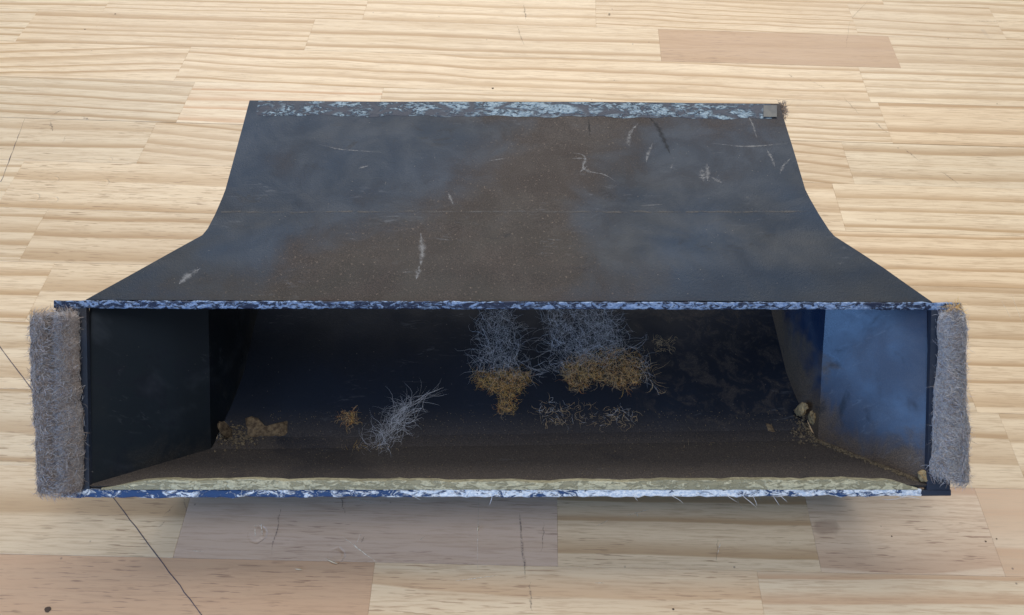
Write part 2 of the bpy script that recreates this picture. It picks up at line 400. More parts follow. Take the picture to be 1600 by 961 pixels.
def sliver(px, py, ang, ln, wd, label):
    c = G(px, py, .0004); n = 7; V = []; fs = []
    for i in range(n):
        t = i / (n - 1) - .5; wv_ = wd * math.sin(math.pi * (i + .4) / (n - .2)); bend = .12 * ln * (t * t - .1)
        p = np.array([t * ln, bend, .0005 + .0006 * (1 - abs(t) * 2) * rng.uniform(.5, 1)]); R = np.array([[math.cos(ang), -math.sin(ang), 0], [math.sin(ang), math.cos(ang), 0], [0, 0, 1]])
        for a in range(4):
            an = a * math.pi / 2; V.append(c + R @ (p + np.array([0, math.cos(an) * wv_ * .5, math.sin(an) * wv_ * .35])))
    for i in range(n - 1):
        for a in range(4): b = (a + 1) % 4; fs.append((i * 4 + a, i * 4 + b, i * 4 + 4 + b, i * 4 + 4 + a))
    fs += [(3, 2, 1, 0), tuple(n * 4 - 4 + k for k in range(4))]
    return tag(obj('wood_sliver', V, fs, SLIV, smooth=True, origin=c), label, 'wood sliver', 'slivers lying on the bench')
sliver(519, 878, -.42, .0085, .0011, 'short pale wood sliver on the seam above the pink board')
sliver(467, 890, -.1, .0050, .0009, 'tiny pale wood sliver on the pink board, right of the pencil line')
sliver(747, 826, 1.35, .0040, .0012, 'curled pale wood chip on the shaded greyish board before the mouth')
sliver(952, 22, 1.2, .0032, .0022, 'small white chip on the far boards near the top edge')

# ------------------------------------------------------------------ plastic of the duct
def plastic(name, blue=(.018, .023, .032), brown=(.062, .050, .041), dust=.5, grain=1., dz=None, rough=(.34, .6), off=0., spk=1., pale=0., neck=False, foot=False, centre=False, spec=.5):
    n = NT(name); P = n.vmath('ADD', n.co, (off, off * .7, off * .3))
    lo = n.noise(n.scale(P, 1, 1.3, 1), 6.0 if centre else 7.5, 2 if centre else 4, .5, .5)
    mid = n.noise(P, 34, 4, .62, .5)
    st_ = n.noise(n.scale(P, 10, 60, 60), 1., 3, .6)
    gr = n.noise(P, 1500, 2, .6); gr2 = n.noise(P, 620, 2, .5)
    m = n.math('ADD', n.math('MULTIPLY', lo, .72), n.math('MULTIPLY', mid, .28))
    t = .62 - .30 * dust
    dm = n.rng(m, t - .07, t + .10)
    x, y, z = n.sep(n.co)
    if neck:             # front dust; shade in the neck painted dark, with dust patches on its right
        fr_ = n.rng(y, -.052, -.098); pt = n.math('MULTIPLY', n.math('MULTIPLY', n.rng(x, .06, .13), n.rng(n.noise(P, 75, 5, .75, .6), .46, .62)), .42)
        dm = n.math('MULTIPLY', n.math('MAXIMUM', dm, n.math('MULTIPLY', fr_, .7)), n.math('MAXIMUM', fr_, pt))
    if centre:           # the dust lies thickest in a slanting belt over the middle and along the mouth edge
        bx = n.math('DIVIDE', n.math('ADD', n.math('ADD', x, .012), n.math('MULTIPLY', y, -.55)), .085)
        belt = n.math('EXPONENT', n.math('MULTIPLY', n.math('MULTIPLY', bx, bx), -1.))
        dm = n.rng(n.math('ADD', m, n.math('ADD', n.math('MULTIPLY', belt, .20), n.math('MULTIPLY', n.rng(y, .02, -.05), .10))), .50, .72)
    if foot: z = n.math('SUBTRACT', z, n.math('MAXIMUM', n.math('MULTIPLY', n.math('SUBTRACT', -.084, y), .75), 0.))
    if dz is not None:   # dirt gathered low on a wall
        dm = n.math('MAXIMUM', n.math('MULTIPLY', dm, .25), n.rng(n.math('ADD', z, n.math('MULTIPLY', n.math('SUBTRACT', mid, .5), .09)), dz + .022, dz - .012))
    b2 = n.mix(n.rng(st_, .3, .75), blue, tuple(v * 1.45 for v in blue) + (1,)) if False else n.mix(n.rng(n.noise(P, 11, 2, .5, .6), .3, .75), c4(*blue), c4(*[v * 1.5 for v in blue]))
    d2 = n.mix(n.rng(gr, .35, .7), c4(*[v * .62 for v in brown]), c4(*[v * 1.45 for v in brown]))
    col = n.mix(n.math('MULTIPLY', dm, .88), b2, d2)
    if centre:
        film = n.math('MULTIPLY', n.rng(n.noise(n.scale(P, 1, 1.6, 1, (3, 1, 0)), 10, 4, .6, .6), .38, .66), n.rng(y, .10, -.03, .12, .50))
        col = n.mix(film, col, c4(.046, .043, .036))
        dsp = n.math('MULTIPLY', n.rng(n.noise(n.scale(P, 1, 1.8, 1), 30, 5, .72, 1.2), .56, .70), n.rng(n.noise(P, 8, 2), .42, .6))
        col = n.mix(n.math('MULTIPLY', dsp, .65), col, c4(.009, .011, .016))
    if foot:
        smu = n.math('MULTIPLY', n.rng(n.noise(P, 26, 4, .65, .8), .55, .68), .75)
        col = n.mix(smu, col, c4(.006, .009, .016))
        hz = n.rng(n.noise(n.vmath('ADD', P, (.4, .2, .1)), 17, 4, .6, .5), .50, .75, 0, .22)
        col = n.mix(hz, col, c4(.16, .18, .21))
    # loose grit
    g = n.math('MULTIPLY', n.rng(gr2, .62, .78), n.math('ADD', n.math('MULTIPLY', dm, .88), .04))
    col = n.mix(n.math('MULTIPLY', g, .5 * grain), col, c4(.17, .13, .10))
    vd = n.rng(n.voro(P, 300), .13, .06); vs = n.rng(n.noise(P, 130, 1), .60, .66)
    col = n.mix(n.math('MULTIPLY', n.math('MULTIPLY', vd, vs), .25 * spk), col, c4(.46, .40, .32))
    # rubbed, faintly paler streaks
    sk = n.math('MULTIPLY', n.rng(n.noise(n.scale(P, 55, 230, 90), 1., 4, .72, 1.0), .56, .70), n.rng(n.noise(P, 20, 2), .5, .65))
    col = n.mix(n.math('MULTIPLY', sk, .17 + pale), col, c4(.26, .27, .29))
    nb = n.bump(n.math('ADD', n.math('MULTIPLY', gr, .6), n.math('MULTIPLY', gr2, .6)), .22 * grain, .0006)
    nb = n.bump(lo, .25, .004, nb)
    rg = n.math('ADD', n.rng(mid, .3, .7, rough[0], rough[1] - .08), n.math('MULTIPLY', dm, .14))
    if foot: rg = n.math('ADD', rg, n.math('ADD', n.math('MULTIPLY', dm, .30), n.math('MULTIPLY', smu, .22)))
    return n.fin(col, rg, nb, spec)
TOPM = plastic('dusty_black_plastic', blue=(.010, .021, .038), brown=(.058, .043, .033), dust=.42, off=1.7, spec=.22, centre=True, grain=1.8, rough=(.46, .68))
FLOORM = plastic('dirty_floor_plastic', blue=(.004, .008, .017), brown=(.092, .076, .064), dust=.8, grain=1.3, rough=(.55, .8), off=4.2, neck=True, spec=.25)
WALLM = plastic('smooth_plastic_blue_lit', blue=(.010, .022, .050), brown=(.115, .072, .036), dust=.35, grain=.45, dz=.030, foot=True, rough=(.22, .40), off=2.9, spk=.4, spec=.6)  # black plastic; the blue light it reflects is put into the base colour
WALLL = plastic('smooth_plastic_shaded', blue=(.006, .010, .014), brown=(.035, .032, .029), dust=.3, grain=.4, dz=.004, foot=True, spec=.3, rough=(.4, .55), off=5.5, spk=.3)  # same plastic as the right wall, darkened in colour for its shade
RIMM = plastic('rim_black_plastic', blue=(.022, .030, .048), brown=(.05, .045, .045), dust=.3, rough=(.3, .5), off=8.1)

def residue(name, plastic_c, pale1, pale2, cover, sc=60., sx=1., crack=.0, off=0., left=None):
    n = NT(name); P = n.vmath('ADD', n.co, (off, 0, 0)); Q = n.scale(P, sx, 1, 1)
    wv_ = n.vmath('ADD', Q, n.vmath('SCALE', n.vmath('SUBTRACT', n.noise(Q, sc * .8, 3, color=True), (.5, .5, .5)), scale=.007))
    a = n.noise(wv_, sc * 4.2, 5, .72, .8); lo = n.noise(n.scale(P, 1, .4, .4), 11, 3, .6)
    e = n.voro(n.scale(wv_, .8, 1.3, 1.3), sc, 'DISTANCE_TO_EDGE')
    q = n.math('ADD', a, n.math('MULTIPLY', n.math('SUBTRACT', lo, .5), .35)); x = n.sep(n.co)[0]
    thr = 1.0 - cover if left is None else n.rng(x, left - .03, left + .03, .50, 1.0 - cover)
    if crack: thr = n.rng(x, -.16, -.02, .47, 1.0 - cover)
    m = n.rng(q, thr, n.math('ADD', thr, .09))
    if crack:            # crazed: dark cracks that break off here and there
        brk = n.rng(n.noise(P, 55, 3, .6), .50, .62)
        m = n.math('MULTIPLY', m, n.math('MAXIMUM', n.rng(e, .03, .03 + crack), brk))
    f = n.noise(n.scale(P, 520, 900, 900), 1., 3, .65)
    pc = n.mix(n.rng(f, .35, .65), c4(*pale1), c4(*pale2))
    col = n.mix(m, c4(*plastic_c), pc)
    nb = n.bump(n.math('ADD', m, n.math('MULTIPLY', a, .6)), .7, .0007)
    return n.fin(col, n.rng(m, 0, 1, .5, .62), nb, .3)
RES_TOP = residue('blue_white_residue', (.016, .024, .045), (.31, .39, .43), (.11, .17, .23), .58, 70, .6, crack=.16)
RES_LIP = residue('lip_residue_sky_blue', (.014, .022, .050), (.30, .39, .54), (.12, .19, .34), .55, 95, .45, off=3.)  # glue residue on black plastic, blue of the reflected sky painted into both
RES_LOW = residue('low_lip_residue_sky_blue', (.028, .068, .17), (.93, .94, .93), (.52, .60, .70), .62, 60, .5, off=6., left=-.085)  # chalky residue whitened in place of light; blue base paints the sky reflection
RES_GREY = residue('greenish_residue', (.30, .27, .17), (.58, .53, .35), (.42, .39, .26), .54, 90, .4, off=2.)

# ------------------------------------------------------------------ the duct
D = empty('air_duct', (0, .34, 0))
tag(D, 'flared black plastic air duct with felt on its mouth, lying on the pine bench', 'air duct')
Z0 = .538 * .88; HT = .108
def zt(py):   # height of the top panel: level behind the crease, rising a little to the mouth
    return HT
topL = [K(134, 469, Z0)] + [G(px, py, HT) for px, py in ((225, 418), (316, 367), (324, 357), (336, 334), (347, 309), (352, 296), (390, 157))]
topR = [K(1457, 472, Z0)] + [G(px, py, HT) for px, py in ((1380, 418), (1304, 369), (1296, 360), (1279, 334), (1265, 310), (1258, 296), (1218, 161.5))]
for T in (topL, topR):   # flare rises evenly from the crease to the mouth edge
    z0 = T[0][2]
    for i, k in ((1, .55), (2, .16), (3, .10), (4, .0)): T[i][2] = HT + (z0 - HT) * k
# keep the outline in the picture while the height changes
def refit(pts, pix):
    out = [pts[0]]
    for p, q in zip(pts[1:], pix): out.append(G(q[0], q[1], p[2]))
    return out
topL = refit(topL, ((225, 418), (316, 367), (324, 357), (336, 334), (347, 309), (352, 296), (390, 157)))
topR = refit(topR, ((1380, 418), (1304, 369), (1296, 360), (1279, 334), (1265, 310), (1258, 296), (1218, 161.5)))
mn = np.array([0, -math.cos(TH), math.sin(TH)])        # the mouth faces up towards the viewer
mv = np.array([0, math.sin(TH), math.cos(TH)])         # up along the mouth
def M(px, py, n=0.):                                    # point of the mouth plane, n metres proud of it
    return K(px, py, Z0) + mn * n
topL2 = [K(134, 468.6, Z0 + .004)] + topL[1:]; topR2 = [K(1457, 471.6, Z0 + .004)] + topR[1:]
TP = sheet(loft(topL2, topR2, 60, 6), (0, 0, -.0042), 'top_panel', TOPM, D, bump=.0005, bs=9, seed=3)
from mathutils.bvhtree import BVHTree
TOPBVH = BVHTree.FromPolygons([tuple(v.co + Vector((0, .34, 0))) for v in TP.data.vertices], [tuple(p.vertices) for p in TP.data.polygons])
def topz(x, y): 
    h = TOPBVH.ray_cast(Vector((x, y, .5)), Vector((0, 0, -1)))[0]
    return HT if h is None else h.z

# bottom panel: flat on the bench behind, rising to the lower edge of the mouth
xb = .1985
yR = float(topL[-1][1])
botL = [K(133, 764, Z0 + .004), np.array([-.2005, .2515, .0045]), np.array([-.198, .262, .0012]), np.array([-xb + .001, yR, .0012])]
botR = [K(1453, 763, Z0 + .004), np.array([.2055, .2580, .0045]), np.array([.2015, .268, .0012]), np.array([xb + .001, yR - .004, .0012])]
bl = [p + np.array([0, 0, .0042]) for p in botL]; br = [p + np.array([0, 0, .0042]) for p in botR]
sheet(loft(bl, br, 60, 8), (0, 0, -.0040), 'bottom_panel', FLOORM, D, bump=.0006, bs=9, seed=5)

# side walls: straight neck, a short facet, then the flare
def wall(side, mat):
    T = topL2 if side < 0 else topR2; Bm = botL if side < 0 else botR
    ins = -side * .0003
    tp = [T[0], T[2], T[4], T[6], T[7]]
    tp = [p + np.array([ins, 0, -.0044]) for p in tp]
    k1 = Bm[1]; k2 = np.array([T[6][0] + ins, .315, .0050]); r = np.array([T[7][0] + ins, T[7][1], .0050])
    bt = [Bm[0] + np.array([ins, 0, .0036]), k1 + np.array([ins, 0, .0036]), k1 * .35 + k2 * .65 + np.array([ins, -.004, .0008]), k2, r]
    # the neck is upright
    P = loft(bt, tp, 14, 5)
    return sheet(P, (-side * .0014, .0, .0), 'side_wall', mat, D, bump=.0004, bs=11, seed=9 + side)
wL = wall(-1, WALLL); wL['label'] = 'left side wall, its shade painted dark'
wR = wall(1, WALLM); wR['label'] = 'right side wall, sky reflection painted blue, with brown dirt along its foot'

# lips and side flanges of the mouth frame
def bar(name, p, depth, mat, seg=30, uneven=.0, n0=.0):
    """p: four mouth-plane pixel corners (tl, tr, br, bl), depth back from the front face"""
    tl, tr, br_, bl_ = [M(*q, n0) for q in p]; V = []; fs = []
    bvl = .0006
    up = (tl - bl_) / np.linalg.norm(tl - bl_)
    for i in range(seg + 1):
        t = i / seg; a = tl * (1 - t) + tr * t; b = bl_ * (1 - t) + br_ * t
        e = up * rng.normal() * uneven; e2 = up * rng.normal() * uneven
        V += [a + e - mn * depth, a + e - mn * bvl, a + e - up * bvl, b + e2 + up * bvl, b + e2 - mn * bvl, b + e2 - mn * depth]
    for i in range(seg):
        for k in range(6):
            k2 = (k + 1) % 6; fs.append((i * 6 + k, i * 6 + k2, i * 6 + 6 + k2, i * 6 + 6 + k))
    fs += [(5, 4, 3, 2, 1, 0), tuple(seg * 6 + k for k in range(6))]
    o = obj(name, V, fs, mat, D); 
    import bmesh
    bm = bmesh.new(); bm.from_mesh(o.data); bmesh.ops.recalc_face_normals(bm, faces=bm.faces); bm.to_mesh(o.data); bm.free()
    return o
bar('mouth_lip', ((84, 469.5), (1502, 472.5), (1502, 484), (84, 482)), .0040, RES_LIP, 140, .00016)['label'] = 'upper lip with whitish glue residue, sky reflection painted blue'
bar('mouth_lip', ((95, 765), (1440, 764), (1440, 775.5), (95, 778)), .0048, RES_LOW, 140, .00026)['label'] = 'lower lip with chalky white residue'
bar('mouth_lip', ((1441, 766), (1486, 765), (1486, 775), (1441, 775.5)), .0048, RIMM, 6)['label'] = 'bare black end of the lower lip'
bar('side_flange', ((86, 480), (134, 480), (139, 767), (97, 767)), .0034, RIMM, 8, n0=-.0005)
bar('side_flange', ((1456, 482), (1500, 482), (1485, 767), (1449, 767)), .0034, RIMM, 8, n0=-.0005)
# glue strip along the inside of the lower lip
def glue_strip():
    n = 80; V = []; fs = []
    for i in range(n + 1):
        t = i / n; px = 158 + (1434 - 158) * t
        yo = 764.5; yi = 751.5 - 1.5 * math.sin(t * 9) + .6 * math.sin(t * 61) + rng.normal() * .7
        e = min(1, t / .055) ; e2 = min(1, (1 - t) / .03)
        yi = yo - 2 - (yo - 2 - yi) * min(e, e2)
        V += [M(px, yo + .5, .0002), M(px, (yo + yi) / 2, .0000 + rng.normal() * .00005), M(px, yi, -.0006), M(px, yi + .5, -.0080), M(px, yo, -.006)]
    for i in range(n):
        for k in range(4): a = i * 5 + k; fs.append((a, a + 1, a + 6, a + 5))
    fs += [(0, 4, 3, 2, 1), tuple(n * 5 + k for k in range(5))]
    return obj('glue_strip', V, fs, RES_GREY, D, smooth=False)
glue_strip()
# band of old adhesive along the rear edge of the top panel
def band():
    nx, ny = 120, 6; P = np.zeros((ny, nx, 3))
    for j in range(nx):
        t = j / (nx - 1)
        for i in range(ny):
            s = i / (ny - 1)
            px = (404 - 4 * s) + (1204 - 404 + 6 * s) * t; pyt = 157.6 + 4.6 * t; pyb = 179.5 + 6 * t + 1.1 * math.sin(t * 37) + .8 * math.sin(t * 91)
            p = G(px, pyt + (pyb - pyt) * s, HT)
            p[2] = topz(p[0], p[1]) + .0004 + (.0002 * vnoise(p[None], 60, 4)[0] if 0 < i < ny - 1 and 0 < j < nx - 1 else -.0003); P[i, j] = p
    return sheet(P, (0, 0, -.0009), 'adhesive_band', RES_TOP, D)
band()
# old tape piece at the right end of the band
nn = NT('old_tape'); TAPE = nn.fin(nn.mix(nn.rng(nn.noise(nn.co, 120, 3), .3, .7), c4(.06, .062, .066), c4(.115, .112, .10)), .6)
P = np.zeros((2, 4, 3))
for j in range(4):
    for i in range(2): P[i, j] = G(1193 + 7 * j, 164.5 + 18 * i, HT + .0007)
sheet(P, (0, 0, -.0005), 'tape_piece', TAPE, D)

# scratches and wipe marks on the top panel
MARK = soft('pale_mark', (.34, .33, .32), .7, 420, .30, .62, .58, 1.); SOOT = soft('soot_mark', (.008, .009, .012), .6, 400, .2, .6, .55, 1.)
def tops(pts, wd, mat, n=16, jit=.3, taper=True, name='scratch'):
    P = [np.array(p, float) for p in pts]; out = []
    seglen = n // (len(P) - 1) + 1
    for k in range(len(P) - 1):
        for i in range(seglen):
            t = i / seglen; out.append(P[k] * (1 - t) + P[k + 1] * t)
    out.append(P[-1])
    q = np.array(out); ker = np.array([.25, .5, .25])
    for _ in range(2):
        q[1:-1] = q[:-2] * .25 + q[1:-1] * .5 + q[2:] * .25
    W = [G(a[0], a[1], HT + .0009 + (.0046 * max(0, (a[1] - 334) / 136))) for a in q]
    ribbon(name, W, wd * 2.1, mat, z=.0, parent=D, jit=jit, taper=taper, snap=TOPBVH)
for pts, wd in [([(498, 224), (530, 232), (595, 237)], .0006), ([(997, 192), (985, 205), (981, 222), (985, 228)], .0018), ([(1020, 222), (1012, 240), (1010, 252)], .0015),
                ([(896, 238), (912, 240), (916, 248), (908, 262), (925, 268), (945, 270), (962, 282)], .0014), ([(893, 246), (916, 246)], .0009), ([(905, 268), (918, 258)], .0010),
                ([(1170, 180), (1178, 196), (1183, 214)], .0012), ([(1112, 222), (1160, 228), (1200, 226), (1232, 222)], .0008), ([(1235, 247), (1224, 258), (1219, 270)], .0016), ([(1198, 232), (1206, 246), (1212, 262)], .0016),
                ([(1048, 262), (1052, 254)], .001), ([(657, 362), (660, 390), (657, 412)], .0030), ([(655, 412), (650, 432)], .0022), ([(1096, 262), (1100, 282)], .0030), ([(1105, 255), (1106, 282)], .0024), ([(1112, 276), (1128, 284)], .0024),
                ([(312, 418), (292, 428), (278, 440)], .0034), ([(764, 250), (790, 246)], .0006), ([(1000, 470 - 150), (1040, 318)], .0004), ([(575, 258), (560, 262)], .0012), ([(700, 300), (708, 318)], .0014)]:
    tops(pts, wd, MARK)
tops([(1012, 180), (1028, 196), (1040, 222), (1048, 240)], .0026, SOOT)
tops([(920, 186), (922, 214)], .0012, SOOT)
# pale flat ribbon along the crease of the top panel
CRE = soft('crease_line', (.13, .12, .11), .7, 160, .34, .62, .75, 1.)
ribbon('crease', [G(x, 330.5 + rng.normal() * .5, HT + .0004) for x in np.linspace(345, 1270, 70)], .0022, CRE, z=.0, parent=D, jit=.2, snap=TOPBVH)

# dried glue patches on the inside
nn = NT('dried_glue'); DRY = nn.fin(nn.mix(nn.rng(nn.noise(nn.co, 300, 4, .65), .35, .68), c4(.07, .045, .025), c4(.21, .15, .085)), .85, nn.bump(nn.noise(nn.co, 500, 3), .8, .001))
def patch(name, pix, zfun, mat, label=None, h=.0012):
    c = np.mean(np.array(pix, float), axis=0); V = []; n = len(pix) * 3
    pp = []
    for i in range(len(pix)):
        a, b = np.array(pix[i], float), np.array(pix[(i + 1) % len(pix)], float)
        for k in range(3): t = k / 3; pp.append(a * (1 - t) + b * t + rng.normal(size=2) * 1.7)
    for sc_, hh in ((1, -.0006), (.93, h * .8), (.55, h * 1.2)):
        for q in pp:
            r_ = c + (q - c) * sc_; p = zfun(*r_); V.append(p[0] + p[1] * (hh + rng.normal() * .0001))
    p = zfun(*c); V.append(p[0] + p[1] * h * 1.3); fs = []
    for k in range(2):
        for i in range(n): j = (i + 1) % n; fs.append((k * n + i, k * n + j, k * n + n + j, k * n + n + i))
    for i in range(n): fs.append((2 * n + i, 2 * n + (i + 1) % n, 3 * n))
    o = obj(name, V, fs, mat, D, smooth=True)
    if label: o['label'] = label
    return o
fl = lambda x, y: (G(x, y, .0056), np.array([0, 0, 1.]))
patch('glue_patch', [(383, 652), (400, 648), (410, 664), (425, 668), (448, 660), (446, 680), (420, 684), (385, 683)], fl, DRY, 'tan dried glue on the floor in the left rear corner')
patch('glue_patch', [(1198, 660), (1207, 664), (1212, 690), (1232, 700), (1244, 704), (1240, 714), (1210, 712), (1200, 690)], fl, DRY, 'rusty dried glue on the floor near the right corner', .0006)

# ------------------------------------------------------------------ felt strips
def felt_mat(name, c1, c2, c3):
    n = NT(name); a = n.noise(n.co, 90, 4, .65, .5); b = n.noise(n.co, 900, 3, .6); lo = n.noise(n.scale(n.co, 3, 1, 1), 22, 2, .5)
    col = n.mix(n.rng(lo, .38, .62), c4(*c1), c4(*c2)); col = n.mix(n.rng(b, .4, .7, 0, .7), col, c4(*c3))
    return n.fin(col, .95, n.bump(n.math('ADD', a, b), .8, .002), .1, .3)
FELT2 = felt_mat('felt_wool_grey', (.29, .265, .25), (.32, .315, .325), (.52, .49, .48))
FELT = felt_mat('felt_wool', (.24, .185, .15), (.25, .23, .225), (.42, .36, .33))
def hair(name, c):
    n = NT(name); oi = n.noise(n.co, 300, 1); return n.fin(n.mix(oi, c4(*c), c4(*[v * .6 for v in c])), .7, None, .25)
H1 = hair('wool_grey', (.62, .57, .53)); H2 = hair('wool_brown', (.42, .32, .25)); H3 = hair('wool_blue_grey', (.52, .53, .57)); H4 = hair('wool_dark', (.24, .21, .20)); H5 = hair('wool_lilac', (.58, .51, .53))
def felt(corners, thick, label, groove, seed, nfib, mat=None, pr=(.24, .30, .14, .24, .08)):
    """corners: pixel corners tl, tr, br, bl in the mouth plane"""
    tl, tr, br_, bl_ = [np.array(c, float) for c in corners]
    nu, nv = 44, 110; V = np.zeros((nv, nu, 3)); Nn = np.zeros((nv, nu, 3)); r = np.random.default_rng(seed)
    prof = []                                           # closed rounded cross-section: (across 0..1, height 0..1)
    for i in range(30): u = (i + .0) / 29; prof.append((u, .5 + .5 * max(0, 1 - abs(2 * u - 1) ** 3.2) ** .5))
    for i in range(14): u = 1 - (i + 1) / 15; prof.append((u, .5 - .5 * max(0, 1 - abs(2 * u - 1) ** 3.2) ** .5))
    for j in range(nv):
        t = j / (nv - 1); tt = t
        endr = min(1, (min(t, 1 - t) * 40 + .25) ** .5)
        for i, (u, h) in enumerate(prof):
            g = groove(u, t) if h > .5 else 0
            uu = .5 + (u - .5) * (1 if .02 < t < .98 else .94)
            q = (tl * (1 - uu) + tr * uu) * (1 - tt) + (bl_ * (1 - uu) + br_ * uu) * tt
            hh = -.0042 + (h * endr) * (thick + .0042) - g
            V[j, i] = K(q[0], q[1], Z0) + mn * hh
    flat = V.reshape(-1, 3); cen = V.mean(axis=1, keepdims=True)
    nd = V - cen; nd /= np.linalg.norm(nd, axis=2)[:, :, None] + 1e-9
    disp = vnoise(flat, 26, seed + 5) * .0013 + vnoise(flat, 55, seed) * .0009 + vnoise(flat, 170, seed + 1) * .0005 + r.normal(size=len(flat)) * .00012
    W = V + nd * disp.reshape(nv, nu)[:, :, None]
    fs = []
    for j in range(nv - 1):
        for i in range(nu): k = (i + 1) % nu; fs.append((j * nu + i, j * nu + k, j * nu + nu + k, j * nu + nu + i))
    fs += [tuple(range(nu))[::-1], tuple((nv - 1) * nu + i for i in range(nu))]
    o = obj('felt_strip', W.reshape(-1, 3), fs, mat or FELT, D, smooth=True); o['label'] = label
    paths, rad, mi = [], [], []
    for _ in range(nfib):
        j = int(r.integers(0, nv)); i = int(r.integers(0, nu))
        if prof[i][1] < .45 and r.random() < .75: continue
        if groove(prof[i][0], j / (nv - 1)) > .0022: continue
        p = W[j, i] + r.normal(size=3) * .0004; n_ = nd[j, i]
        d = r.normal(size=3); d -= n_ * (d @ n_) * .95; d += mv * r.normal() * .6
        if r.random() < .03: d += n_ * .9
        ln = r.uniform(.0025, .0065)
        paths.append(curl(p - n_ * .0002, d, ln, 6, .28, -n_ * .14)); rad.append(r.uniform(.00006, .00012))
        s = prof[i][0]; mi.append(int(r.choice(5, p=pr)))
    V2, F2, I2 = fibres(paths, rad)
    hobj = obj('felt_fibres', V2, F2, None, o, mats=[H1, H2, H3, H4, H5], midx=np.array(mi)[I2])
    hobj['kind'] = 'stuff'
    return o
gl = lambda u, t: (.0052 * math.exp(-((u - .44) / .045) ** 2) * min(1, max(0, 1.6 - t / .16)) + .0016 * math.exp(-((u - .50) / .09) ** 2) - .0012 * math.exp(-((u - .75) / .16) ** 2))
gr_ = lambda u, t: .0020 * math.exp(-((u - .02) / .12) ** 2)
felt([(51, 489), (126, 486), (131, 768), (61, 772)], .0075, 'brownish grey felt strip on the left flange, slit at its top', gl, 21, 17000)
felt([(1465, 489), (1506, 482), (1511, 757), (1453, 742)], .0075, 'grey felt strip on the right flange, bristling with loose hairs', gr_, 33, 17000, FELT2, (.38, .14, .28, .10, .10))

# a scrap of felt peeping out from under the rear right corner
r_ = np.random.default_rng(5); pth = []
for _ in range(420):
    p = G(1219 + (r_.random() ** 2) * 9, 172 + r_.normal() * 6, HT - .006 + r_.uniform(-.004, .005)); pth.append(curl(p, r_.normal(size=3), r_.uniform(.002, .004), 5, .6))
V2, F2, I2 = fibres(pth, [.00016] * len(pth)); obj('felt_scrap', V2, F2, H4, D, mats=[H4, H2], midx=np.array([k % 2 for k in range(len(pth))])[I2])['label'] = 'dark felt scrap under the rear right corner'

# ------------------------------------------------------------------ lint and crumbs inside the mouth
LB = hair('lint_blue_grey', (.80, .81, .85)); LY = hair('lint_yellow', (.95, .60, .16)); LT = hair('lint_tan', (.92, .66, .36)); LO = hair('lint_orange', (.85, .38, .10))
def tuft(name, label, regions, origin_px, z=.0065, cat='lint tuft', group='lint tufts inside the duct'):
    """regions: (poly in pixels, count, main direction px, mats, length range, height)"""
    paths, rad, mi, mats = [], [], [], [LB, LY, LT, LO]; r = np.random.default_rng(abs(hash(label)) % 9999 if False else len(label) * 7 + len(regions))
    for poly, cnt, dpx, mm, lr, hgt, wig in regions:
        P = np.array(poly, float); lo, hi = P.min(0), P.max(0); k = 0
        while k < cnt:
            q = lo + r.random(2) * (hi - lo); ins = False; m_ = len(P); b = m_ - 1
            for a in range(m_):
                if (P[a][1] > q[1]) != (P[b][1] > q[1]) and q[0] < (P[b][0] - P[a][0]) * (q[1] - P[a][1]) / (P[b][1] - P[a][1]) + P[a][0]: ins = not ins
                b = a
            if not ins: continue
            k += 1; h = abs(r.normal()) * hgt * .6
            p = G(q[0], q[1], z + h)
            d = G(q[0] + dpx[0], q[1] + dpx[1], z + h) - p; d = d / np.linalg.norm(d) * (1 if r.random() < .5 else -1) + r.normal(size=3) * np.array([.34, .34, .2])
            w_ = curl(p, d, r.uniform(*lr), 7, wig); w_[:, 2] = np.maximum(w_[:, 2], .0058 + r.random() * .0008)
            paths.append(w_); rad.append(r.uniform(.00003, .000075)); mi.append(int(r.choice(mm)))
    V2, F2, I2 = fibres(paths, rad)
    o = obj(name, V2, F2, None, origin=G(*origin_px, .0055), mats=mats, midx=np.array(mi)[I2])
    return tag(o, label, cat, group)
tuft('lint_tuft', 'largest blue-grey lint tuft with a wide tan fringe, right of centre inside the duct',
     [([(850, 484), (950, 484), (985, 545), (960, 552), (880, 575), (862, 540)], 680, (12, 40), [0], (.012, .030), .007, .75),
      ([(872, 575), (905, 558), (960, 546), (1000, 552), (1004, 590), (980, 608), (935, 596), (895, 610)], 1300, (10, 20), [2, 2, 1, 3], (.004, .012), .005, .8),
      ([(1000, 560), (1025, 590), (1028, 610), (1000, 580)], 50, (10, 30), [0, 2], (.008, .02), .004, .5)], (930, 560))
tuft('lint_tuft', 'narrow blue-grey lint tuft with a ragged yellow fringe, at the centre inside the duct',
     [([(755, 484), (805, 484), (815, 580), (745, 582)], 400, (-4, 40), [0], (.012, .028), .007, .75),
      ([(740, 582), (825, 578), (828, 600), (805, 612), (805, 640), (780, 645), (775, 612), (742, 600)], 760, (10, 20), [1, 1, 2, 3], (.004, .011), .005, .75),
      ([(820, 575), (880, 572), (880, 580), (820, 590)], 40, (40, 4), [0], (.01, .02), .004, .5)], (785, 580))
tuft('lint_tuft', 'slanting pale lint wisp with a yellow foot, standing left of centre on the duct floor',
     [([(620, 640), (640, 630), (636, 655), (606, 706), (566, 707), (592, 678)], 270, (-30, 40), [0], (.010, .026), .006, .55),
      ([(640, 628), (680, 608), (640, 642)], 40, (-30, 16), [0], (.010, .02), .003, .2),
      ([(535, 702), (612, 700), (625, 712), (570, 716)], 200, (20, 4), [1, 2], (.003, .010), .002, .7)], (595, 690))
tuft('lint_tuft', 'small orange lint clump on the floor, left of the slanting wisp',
     [([(532, 645), (555, 640), (560, 660), (545, 668), (532, 660)], 130, (8, 10), [3, 2, 1], (.003, .008), .003, .8)], (545, 655))
